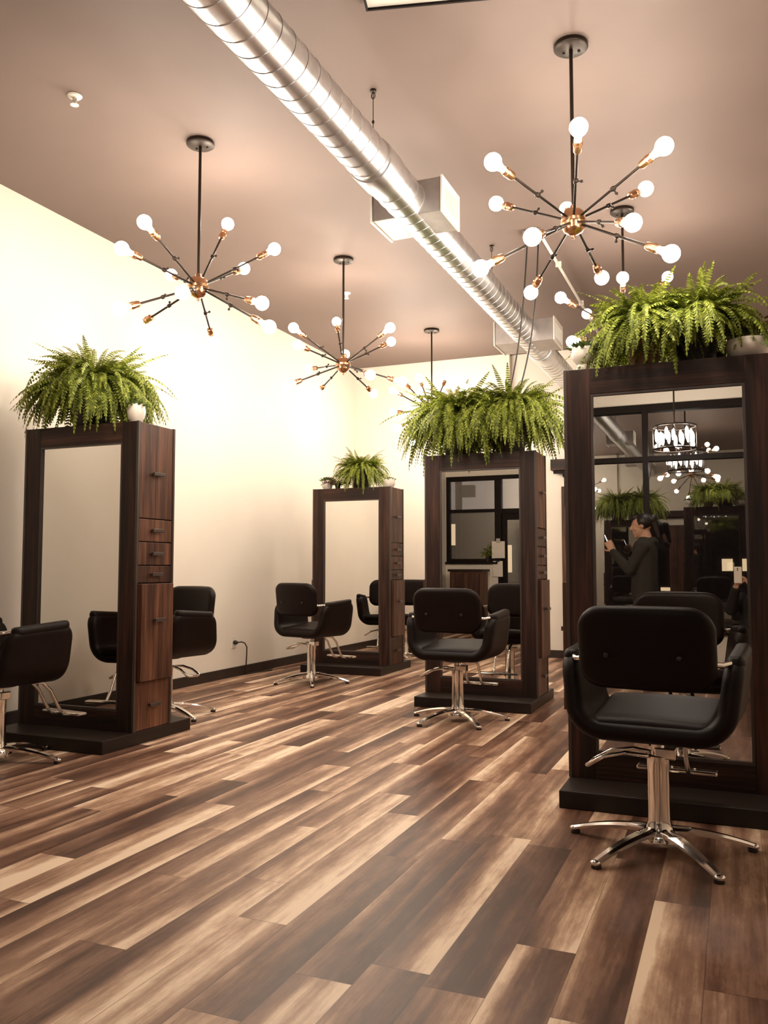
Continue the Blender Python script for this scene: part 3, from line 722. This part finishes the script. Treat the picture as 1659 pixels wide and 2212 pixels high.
def small_pot(loc, r, h, label, cat='plant', foot=False, bowl=False, plant='rosette', seed=1, name='potted_succulent', ph=.06):
    o = empty(name, loc, label, cat, 'small white planters'); rng = random.Random(seed)
    if foot: pr = [(r * .55, 0), (r * .58, .01), (r * .50, h * .28), (r * .86, h * .48), (r, h * .70), (r * .95, h * .94), (r * .90, h), (r * .82, h), (r * .80, h - .02)]
    elif bowl: pr = [(r * .55, 0), (r * .80, h * .15), (r * .98, h * .5), (r, h * .75), (r * .95, h), (r * .89, h), (r * .87, h - .02)]
    else: pr = [(r * .62, 0), (r * .90, h * .25), (r, h * .55), (r * .92, h * .88), (r * .84, h), (r * .76, h), (r * .74, h - .02)]
    MB().lathe(pr, 28).build('pot', M['ceramic'], o, smooth='auto')
    MB().lathe([(r * .80, h - .03), (r * .80, h - .02), (r * .2, h - .014)], 18).build('soil', M['soil'], o)
    b = MB()
    if plant == 'rosette':
        for i in range(34):
            az = i * 2.4; e = R(10 + 75 * (i / 34)); L = ph * (1.1 - .5 * i / 34); rr = r * .55 * (1 - i / 40)
            d = Vector((math.cos(az) * math.cos(e), math.sin(az) * math.cos(e), math.sin(e))); s = Vector((-math.sin(az), math.cos(az), 0)); nn = d.cross(s)
            p0 = Vector((rr * math.cos(az), rr * math.sin(az), h - .015)); wv = L * .22
            b.add([p0, p0 + d * L * .6 + s * wv, p0 + d * L, p0 + d * L * .6 - s * wv, p0 + d * L * .5 + nn * L * .12, p0 + d * L * .5 - nn * L * .12], [(0, 1, 4), (1, 2, 4), (2, 3, 4), (3, 0, 4), (1, 0, 5), (2, 1, 5), (3, 2, 5), (0, 3, 5)])
        b.build('leaves', M['leaf2'], o, fixn=False)
    else:
        for i in range(26):
            az = rng.uniform(0, 6.28); frond(b, (r * .4 * math.cos(az), r * .4 * math.sin(az), h - .02), az, rng.uniform(.2, 1.3), ph * rng.uniform(.7, 1.2), rng.uniform(.8, 2.0), ph * .14, rng, nleaf=10)
        b.build('leaves', M['leaf2'], o, fixn=False)
    return o
small_pot((-3.530, 4.36, S1[3]), .058, .115, 'white pot beside the fern on the left mirror station', seed=2, ph=.06)
small_pot((-.695, 4.32, S4[3]), .060, .125, 'white footed pot at left end of the near mirror station', foot=True, seed=3, ph=.07)
small_pot((.075, 4.37, S4[3]), .098, .095, 'white bowl of green plants at right end of the near mirror station', bowl=True, plant='spray', seed=4, name='planter_bowl', ph=.13)
small_pot((-4.17, 8.40, S3[3]), .062, .105, 'tiny white pot at left end of the farthest mirror station', seed=6, ph=.075)
small_pot((-3.43, 8.42, S3[3]), .060, .095, 'tiny white pot at right end of the farthest mirror station', seed=8, ph=.05)
# thin leafy sprigs
def sprig(loc, dirs, label, mat, lw, name, potr, poth):
    o = empty(name, loc, label, 'plant'); rng = random.Random(9)
    MB().lathe([(potr * .7, 0), (potr, poth), (potr * .85, poth), (potr * .8, poth - .01)], 18).build('pot', M['potdark'], o, smooth='auto')
    b = MB()
    for az, el, L, dr in dirs: frond(b, (0, 0, poth - .012), az, el, L, dr, lw, rng, None, 9, .002)
    b.build('leaves', M[mat], o, fixn=False); return o
sprig((-4.03, 8.38, S3[3]), [(a, .5 + .2 * (k % 3), .20 + .03 * (k % 2), 1.2) for k, a in enumerate((.2, 1.1, 2.0, 2.9, 3.5, 4.3, 4.9, 5.6, 3.1, 3.9))], 'dark leafy sprig between tiny white pot and fern on farthest station', 'dryleaf', .035, 'leafy_sprig', .035, .06)
sprig((-.06, 4.52, S4[3]), [(a, .75, .42, .5) for a in (-.3, .25, .0)] + [(-.5, .3, .30, .3), (.7, 1.0, .35, .9)], 'reddish dry twigs sticking out right of the near ferns', 'dryleaf', .020, 'dry_twigs', .04, .08)

# ------------------------------------------------------------------ wall things
o = empty('wall_outlet', (XL, 7.44, .345), 'white wall outlet with black plug on cream wall', 'outlet')
B(0, .007, -.037, .037, -.058, .058).build('cover_plate', M['whitemetal'], o, bevel=.003)
MB().lathe([(.018, .007), (.021, .012), (.020, .040), (.010, .052)], 16, (0, 0, 0), (1, 0, 0)).build('plug', M['blackplastic'], o, smooth='auto')
tag(MB().tube([(XL + .050, 7.44, .345), (XL + .075, 7.47, .35), (XL + .085, 7.52, .335), (XL + .08, 7.57, .29), (XL + .06, 7.60, .20), (XL + .045, 7.615, .11), (XL + .035, 7.62, .03), (XL + .04, 7.64, .008), (XL + .06, 7.85, .007), (XL + .10, 8.05, .007)], .0065, 8).build('plug_cord', M['cord'], smooth=True), 'black cord curling from the wall outlet down to the floor', 'cord')
# barn door on the end wall
o = empty('barn_door', (-1.45, YB + .09, 0), 'sliding brown barn door under black rail on the end wall', 'door')
b = MB()
for k in range(6): b.box(-.52 + k * .173, -.52 + (k + 1) * .173 - .004, -.075, -.035, .02, 2.10)
b.build('door_panel', M['front_v'], o, bevel=.002)
for x in (-.46, .40):
    h = B(x - .022, x + .022, -.083, -.075, 1.86, 2.30); h.lathe([(.04, -.012), (.04, .012)], 20, (x, -.079, 2.24), (0, 1, 0)); h.build('hanger', M['frameblack'], o, smooth='auto')
o = empty('door_rail', (-2.09, YB + .09, 2.27), 'black header beam of the barn door rail', 'rail')
B(0, 2.4, -.125, 0, .03, .165).build('header', M['wood_h'], o, bevel=.003)
B(0.03, 2.37, -.098, -.090, -.012, .03).build('track', M['frameblack'], o, bevel=.002)

# ------------------------------------------------------------------ by the shop window (seen in the mirrors)
o = empty('wooden_counter', (-4.22, YF + .36, 0), 'brown wooden counter below the small window, seen in the middle mirror', 'counter')
B(-.27, .27, -.22, .22, .06, 1.04).build('carcass', M['front_v'], o); B(-.25, .25, -.20, .20, 0, .06).build('plinth', M['plinth'], o)
B(-.30, .30, -.25, .25, 1.04, 1.08).build('worktop', M['wood_h'], o, bevel=.003)
for s in (-1, 1):
    dd = B(s * .135 - .125, s * .135 + .125, .22, .24, .09, 1.02).build('cabinet_door', M['front_v'], o, bevel=.003)
    MB().tube([(s * .03, .24, .60), (s * .03, .265, .60), (s * .03, .265, .72), (s * .03, .24, .72)], .006).build('handle', M['trimgrey'], dd, smooth=True)
o = empty('paper_notice', (-3.79, YF + .03, 1.27), 'larger white paper notice by the glass door, seen in middle mirror', 'notice')
B(-.115, .115, -.003, .003, 0, .29).build('sheet', M['paper'], o); B(-.035, .035, -.004, .016, .27, .34).build('clip', M['ductbox'], o, bevel=.003)
o = empty('paper_notice', (-3.80, YF + .03, .95), 'smaller white paper notice hanging below the larger one', 'notice')
B(-.085, .085, -.003, .003, 0, .27).build('sheet', M['paper'], o); B(-.03, .03, -.004, .014, .255, .275).build('clip', M['blackplastic'], o, bevel=.002)
o = empty('window_plant', (-3.98, YF + .035, 1.20), 'small green plant on the window sill, seen in the middle mirror', 'plant')
o.scale = (.55, .55, .9); MB().lathe([(.05, 0), (.065, .11), (.055, .11), (.052, .10)], 18).build('pot', M['potdark'], o, smooth='auto')
b = MB(); rng = random.Random(4)
for k in range(18): frond(b, (0, 0, .10), k * 2.4, rng.uniform(.6, 1.4), rng.uniform(.2, .45), rng.uniform(.4, 1.6), .035, rng, None, 10)
b.build('leaves', M['leaf'], o, fixn=False)
o = empty('entry_lamp', (-.90, YF - .30, 2.95), 'warm glowing lamp outside above the shop window, seen in near mirror', 'lamp')
MB().lathe([(.03, .10), (.09, .07), (.10, .0), (.092, 0), (.08, .06), (.02, .085)], 20).build('lamp_shade', M['bronze'], o, smooth='auto')
MB().ellipsoid((0, 0, .02), .045, .045, .05).build('bulb', M['warmlamp'], o, smooth=True)
MB().tube([(0, 0, .1), (0, .05, .16), (0, .14, .17)], .012).build('lamp_arm', M['bronze'], o, smooth=True)

# ------------------------------------------------------------------ people (seen in the near mirror)
def hand(b, wrist, d, n, s, curl, spread=.12, thumb=1.0, sc=1.0):
    """palm and five separate fingers; d along the hand, n out of the palm, s towards the thumb"""
    W = Vector(wrist); d = Vector(d).normalized(); n = Vector(n).normalized(); s = Vector(s).normalized()
    for k in (-1, 0, 1): b.capsule(W + s * .012 * k * sc, W + (d * .085 + s * .024 * k) * sc, .015 * sc, .0135 * sc, 10)
    for i, (o_, L, r) in enumerate(((.030, .072, .0088), (.010, .080, .0090), (-.010, .075, .0086), (-.030, .058, .0076))):
        p = W + (d * .088 + s * o_) * sc; a = 0; seg = (L * .45, L * .30, L * .25)
        for j in range(3):
            a += curl[j]; dd = (d * math.cos(a) + n * math.sin(a) + s * (spread * o_ / .03) * (1 if j == 0 else .5)).normalized()
            q = p + dd * seg[j] * sc; b.capsule(p, q, r * sc * (1 - .08 * j), r * sc * (1 - .08 * (j + 1)), 10); p = q
    p = W + (d * .025 + s * .026) * sc
    for j, (L, r) in enumerate(((.042, .012), (.032, .0105), (.026, .0092))):
        dd = (d * (.55 + .2 * j) + s * (.75 - .45 * j) + n * (.35 + .2 * j) * thumb).normalized(); q = p + dd * L * sc
        b.capsule(p, q, r * sc, r * sc * .9, 10); p = q
def head(b, c, f, up=Vector((0, 0, 1))):
    """skull, jaw, nose, lips, brows and ears around centre c, facing f"""
    c = Vector(c); f = Vector(f).normalized(); s = f.cross(up).normalized(); up = s.cross(f).normalized()
    rot = Matrix((s, f, up)).transposed()
    P = lambda x, y, z: c + s * x + f * y + up * z
    b.ellipsoid(P(0, -.012, .025), .074, .094, .092, 24, 16, rot); b.ellipsoid(P(0, .022, -.035), .058, .068, .078, 22, 14, rot)
    b.capsule(P(0, .060, -.092), P(0, .066, -.094), .020, .018, 12)                  # chin
    b.capsule(P(0, .084, .022), P(0, .106, -.018), .008, .0135, 12); b.ellipsoid(P(0, .098, -.022), .017, .012, .010, 12, 8, rot)
    b.capsule(P(-.018, .084, -.055), P(.018, .084, -.055), .0075, .0075, 10); b.capsule(P(-.014, .082, -.067), P(.014, .082, -.067), .008, .008, 10)
    for q in (-1, 1):
        b.capsule(P(q * .014, .083, .034), P(q * .048, .070, .034), .009, .008, 10)
        b.ellipsoid(P(q * .031, .074, .012), .014, .010, .010, 12, 8, rot); b.ellipsoid(P(q * .040, .062, -.022), .022, .020, .022, 14, 8, rot)
        b.ellipsoid(P(q * .074, -.012, .0), .009, .019, .031, 12, 10, rot)
    b.capsule(P(0, -.022, -.06), P(0, -.04, -.16), .050, .054, 16)
    return P
# the standing woman in profile
px, py = -.86, -.16
o = empty('person', (px, py, 0), 'person in dark jacket with tied back hair looking at phone, reflected in near mirror', 'person')
V = Vector
b = MB(); P = head(b, V((0, 0, 1.515)), V((-1, 0, -.12)))
neck = V((.03, 0, 1.36)); hip = V((.03, 0, .88))
b.capsule(neck + V((0, 0, .02)), V((.02, 0, 1.18)), .06, .12); b.capsule(V((.02, -.07, 1.16)), V((.02, -.06, .92)), .10, .11); b.capsule(V((.02, .07, 1.16)), V((.02, .06, .92)), .10, .11)
arms = []
for s in (-1, 1):
    sh = V((.03, s * .165, 1.30)); el = V((-.10, s * .195, 1.08)); wr = V((-.275, s * .075, 1.265)); arms.append((sh, el, wr))
    b.capsule(sh, el, .046, .038); b.capsule(el, wr, .036, .026)
    hand(b, wr, V((-.42, -s * .25, .85)), V((0, -s, -.1)), V((-.75, 0, -.5)) if s < 0 else V((-.75, 0, -.5)), (.35, .75, .7), sc=.95)
for s in (-1, 1):
    b.capsule(V((.03, s * .085, .90)), V((.01, s * .09, .50)), .085, .058); b.capsule(V((.01, s * .09, .50)), V((.05, s * .09, .10)), .055, .038)
    b.capsule(V((.06, s * .09, .05)), V((-.10, s * .095, .035)), .040, .030)
solidify(b, 'body', M['skin'], o, .0065, 3)
b = MB()
b.capsule(V((.03, 0, 1.355)), V((.02, 0, 1.2)), .075, .13)
for s in (-1, 1):
    b.capsule(V((.03, s * .08, 1.28)), V((.02, s * .075, .84)), .115, .125)
for sh, el, wr in arms:
    b.capsule(sh, el, .063, .055); b.capsule(el, el.lerp(wr, .93), .053, .040)
b.capsule(V((.11, -.08, 1.36)), V((.11, .08, 1.36)), .045, .045)                    # hood lying on the back
solidify(b, 'jacket', M['cloth'], o, .010, 5)
b = MB()
for s in (-1, 1): b.capsule(V((.03, s * .085, .88)), V((.01, s * .09, .50)), .108, .074); b.capsule(V((.01, s * .09, .50)), V((.05, s * .09, .09)), .070, .055)
solidify(b, 'trousers', M['denim'], o, .010, 4)
b = MB()
for s in (-1, 1): b.capsule(V((.07, s * .09, .045)), V((-.10, s * .095, .040)), .048, .040); b.box(-.14, .11, s * .092 - .042, s * .092 + .042, 0, .022)
solidify(b, 'shoes', M['blackplastic'], o, .007, 3)
b = MB(); b.ellipsoid(P(0, -.028, .038), .083, .090, .088, 24, 16); b.ellipsoid(P(0, .045, .085), .060, .05, .032); b.ellipsoid(P(0, -.115, .055), .048, .05, .048)
b.capsule(P(0, -.12, .03), P(0, -.145, -.13), .040, .018); b.capsule(P(.06, -.02, .02), P(.062, -.03, -.03), .02, .012); b.capsule(P(-.06, -.02, .02), P(-.062, -.03, -.03), .02, .012)
solidify(b, 'hair', M['hair'], o, .007, 3)
o = empty('mobile_phone', (px - .335, py, 1.365), 'lit phone held up by the standing person in near mirror', 'phone')
o.rotation_euler = (0, R(-22), 0)
B(-.004, .004, -.036, .036, -.074, .074).build('phone_body', M['blackplastic'], o, bevel=.003); B(.004, .0048, -.033, .033, -.068, .068).build('phone_screen', M['screen'], o)
# the photographer kneeling behind the lens
fw2 = V((FW.x, FW.y, 0)).normalized(); rt2 = RT
base = V((0, 0, 0)) - fw2 * .40 + rt2 * .02
o = empty('person', base, 'person in dark clothes crouching with phone in both hands, reflected in near mirror', 'person')
def Q(r_, f_, z_): return rt2 * r_ + fw2 * f_ + V((0, 0, z_))
b = MB(); P2 = head(b, Q(.03, .02, 1.005), fw2)
b.capsule(Q(.02, -.03, .86), Q(.0, -.06, .68), .06, .13); 
for s in (-1, 1): b.capsule(Q(s * .07, -.05, .66), Q(s * .065, -.10, .26), .10, .12)
arms2 = []
for s in (-1, 1):
    sh = Q(s * .17, -.05, .80); el = Q(s * .19, .15, .70); wr = Q(s * .068, .315, .925); arms2.append((sh, el, wr))
    b.capsule(sh, el, .048, .040); b.capsule(el, wr, .038, .027)
    hand(b, wr, V((0, 0, .80)) + rt2 * (-s * .35) + fw2 * .35, -fw2 * .15 + rt2 * (-s), rt2 * (-s * .25) - fw2 * .9, (.55, .85, .7), sc=.92)
    b.capsule(Q(s * .09, -.08, .22), Q(s * .12, .30, .08), .085, .062); b.capsule(Q(s * .12, .30, .07), Q(s * .10, -.10, .06), .055, .042); b.capsule(Q(s * .10, -.10, .05), Q(s * .10, -.24, .04), .036, .026)
solidify(b, 'body', M['skin'], o, .0065, 3)
b = MB(); b.capsule(Q(.02, -.03, .86), Q(.0, -.06, .70), .075, .14)
for s in (-1, 1): b.capsule(Q(s * .08, -.06, .72), Q(s * .07, -.09, .24), .115, .13)
for sh, el, wr in arms2: b.capsule(sh, el, .066, .058); b.capsule(el, el.lerp(wr, .90), .055, .042)
solidify(b, 'sweater', M['denim'], o, .010, 5)
b = MB()
for s in (-1, 1): b.capsule(Q(s * .09, -.08, .22), Q(s * .12, .30, .085), .105, .078); b.capsule(Q(s * .12, .30, .075), Q(s * .10, -.10, .065), .068, .058)
solidify(b, 'trousers', M['denim'], o, .010, 4)
b = MB(); b.ellipsoid(P2(0, -.03, .04), .086, .096, .090, 24, 16); b.ellipsoid(P2(0, .05, .085), .06, .05, .03)
for s in (-1, 1): b.capsule(P2(s * .072, -.02, .0), P2(s * .085, -.02, -.16), .034, .028)
b.capsule(P2(0, -.09, 0), P2(0, -.10, -.16), .06, .05)
solidify(b, 'hair', M['hair'], o, .008, 3)
ph = V((0, 0, 1.036)) - fw2 * .020
o = empty('mobile_phone', ph, 'phone held upright by the crouching person in near mirror', 'phone', rz=R(22.555))
B(-.037, .037, -.004, .004, -.076, .076).build('phone_body', M['ceramic'], o, bevel=.003); B(-.034, .034, -.0049, -.004, -.07, .07).build('phone_screen', M['screen'], o)
for zz in (.045, .060): MB().lathe([(.006, 0), (.006, .0025)], 14, (0.0, .004, zz), (0, 1, 0)).build('camera_lens', M['blackplastic'], o)

# ------------------------------------------------------------------ camera, world, output look
cam = bpy.data.cameras.new('camera'); co = bpy.data.objects.new('camera', cam); COL.objects.link(co)
co.location = (0, 0, CAM_H); co.rotation_euler = (R(90 + 3.781), 0, R(22.555))
cam.sensor_fit = 'VERTICAL'; cam.sensor_height = 36.0; cam.lens = 36.0 * 1831.0 / 2212.0; cam.clip_start = .02
scene.camera = co
wd = bpy.data.worlds.new('night'); scene.world = wd; wd.use_nodes = True
bg = wd.node_tree.nodes.get('Background') or wd.node_tree.nodes.new('ShaderNodeBackground')
bg.inputs[0].default_value = (.20, .165, .150, 1); bg.inputs[1].default_value = 1.5
vs = scene.view_settings
vs.view_transform = 'Standard'; vs.look = 'None'; vs.gamma = 1.0; vs.use_curve_mapping = False; vs.exposure = 0.22
scene.cycles.max_bounces = 10; scene.cycles.diffuse_bounces = 5; scene.cycles.glossy_bounces = 6; scene.cycles.transparent_max_bounces = 12
scene.cycles.caustics_reflective = False; scene.cycles.caustics_refractive = False
scene.cycles.use_denoising = True
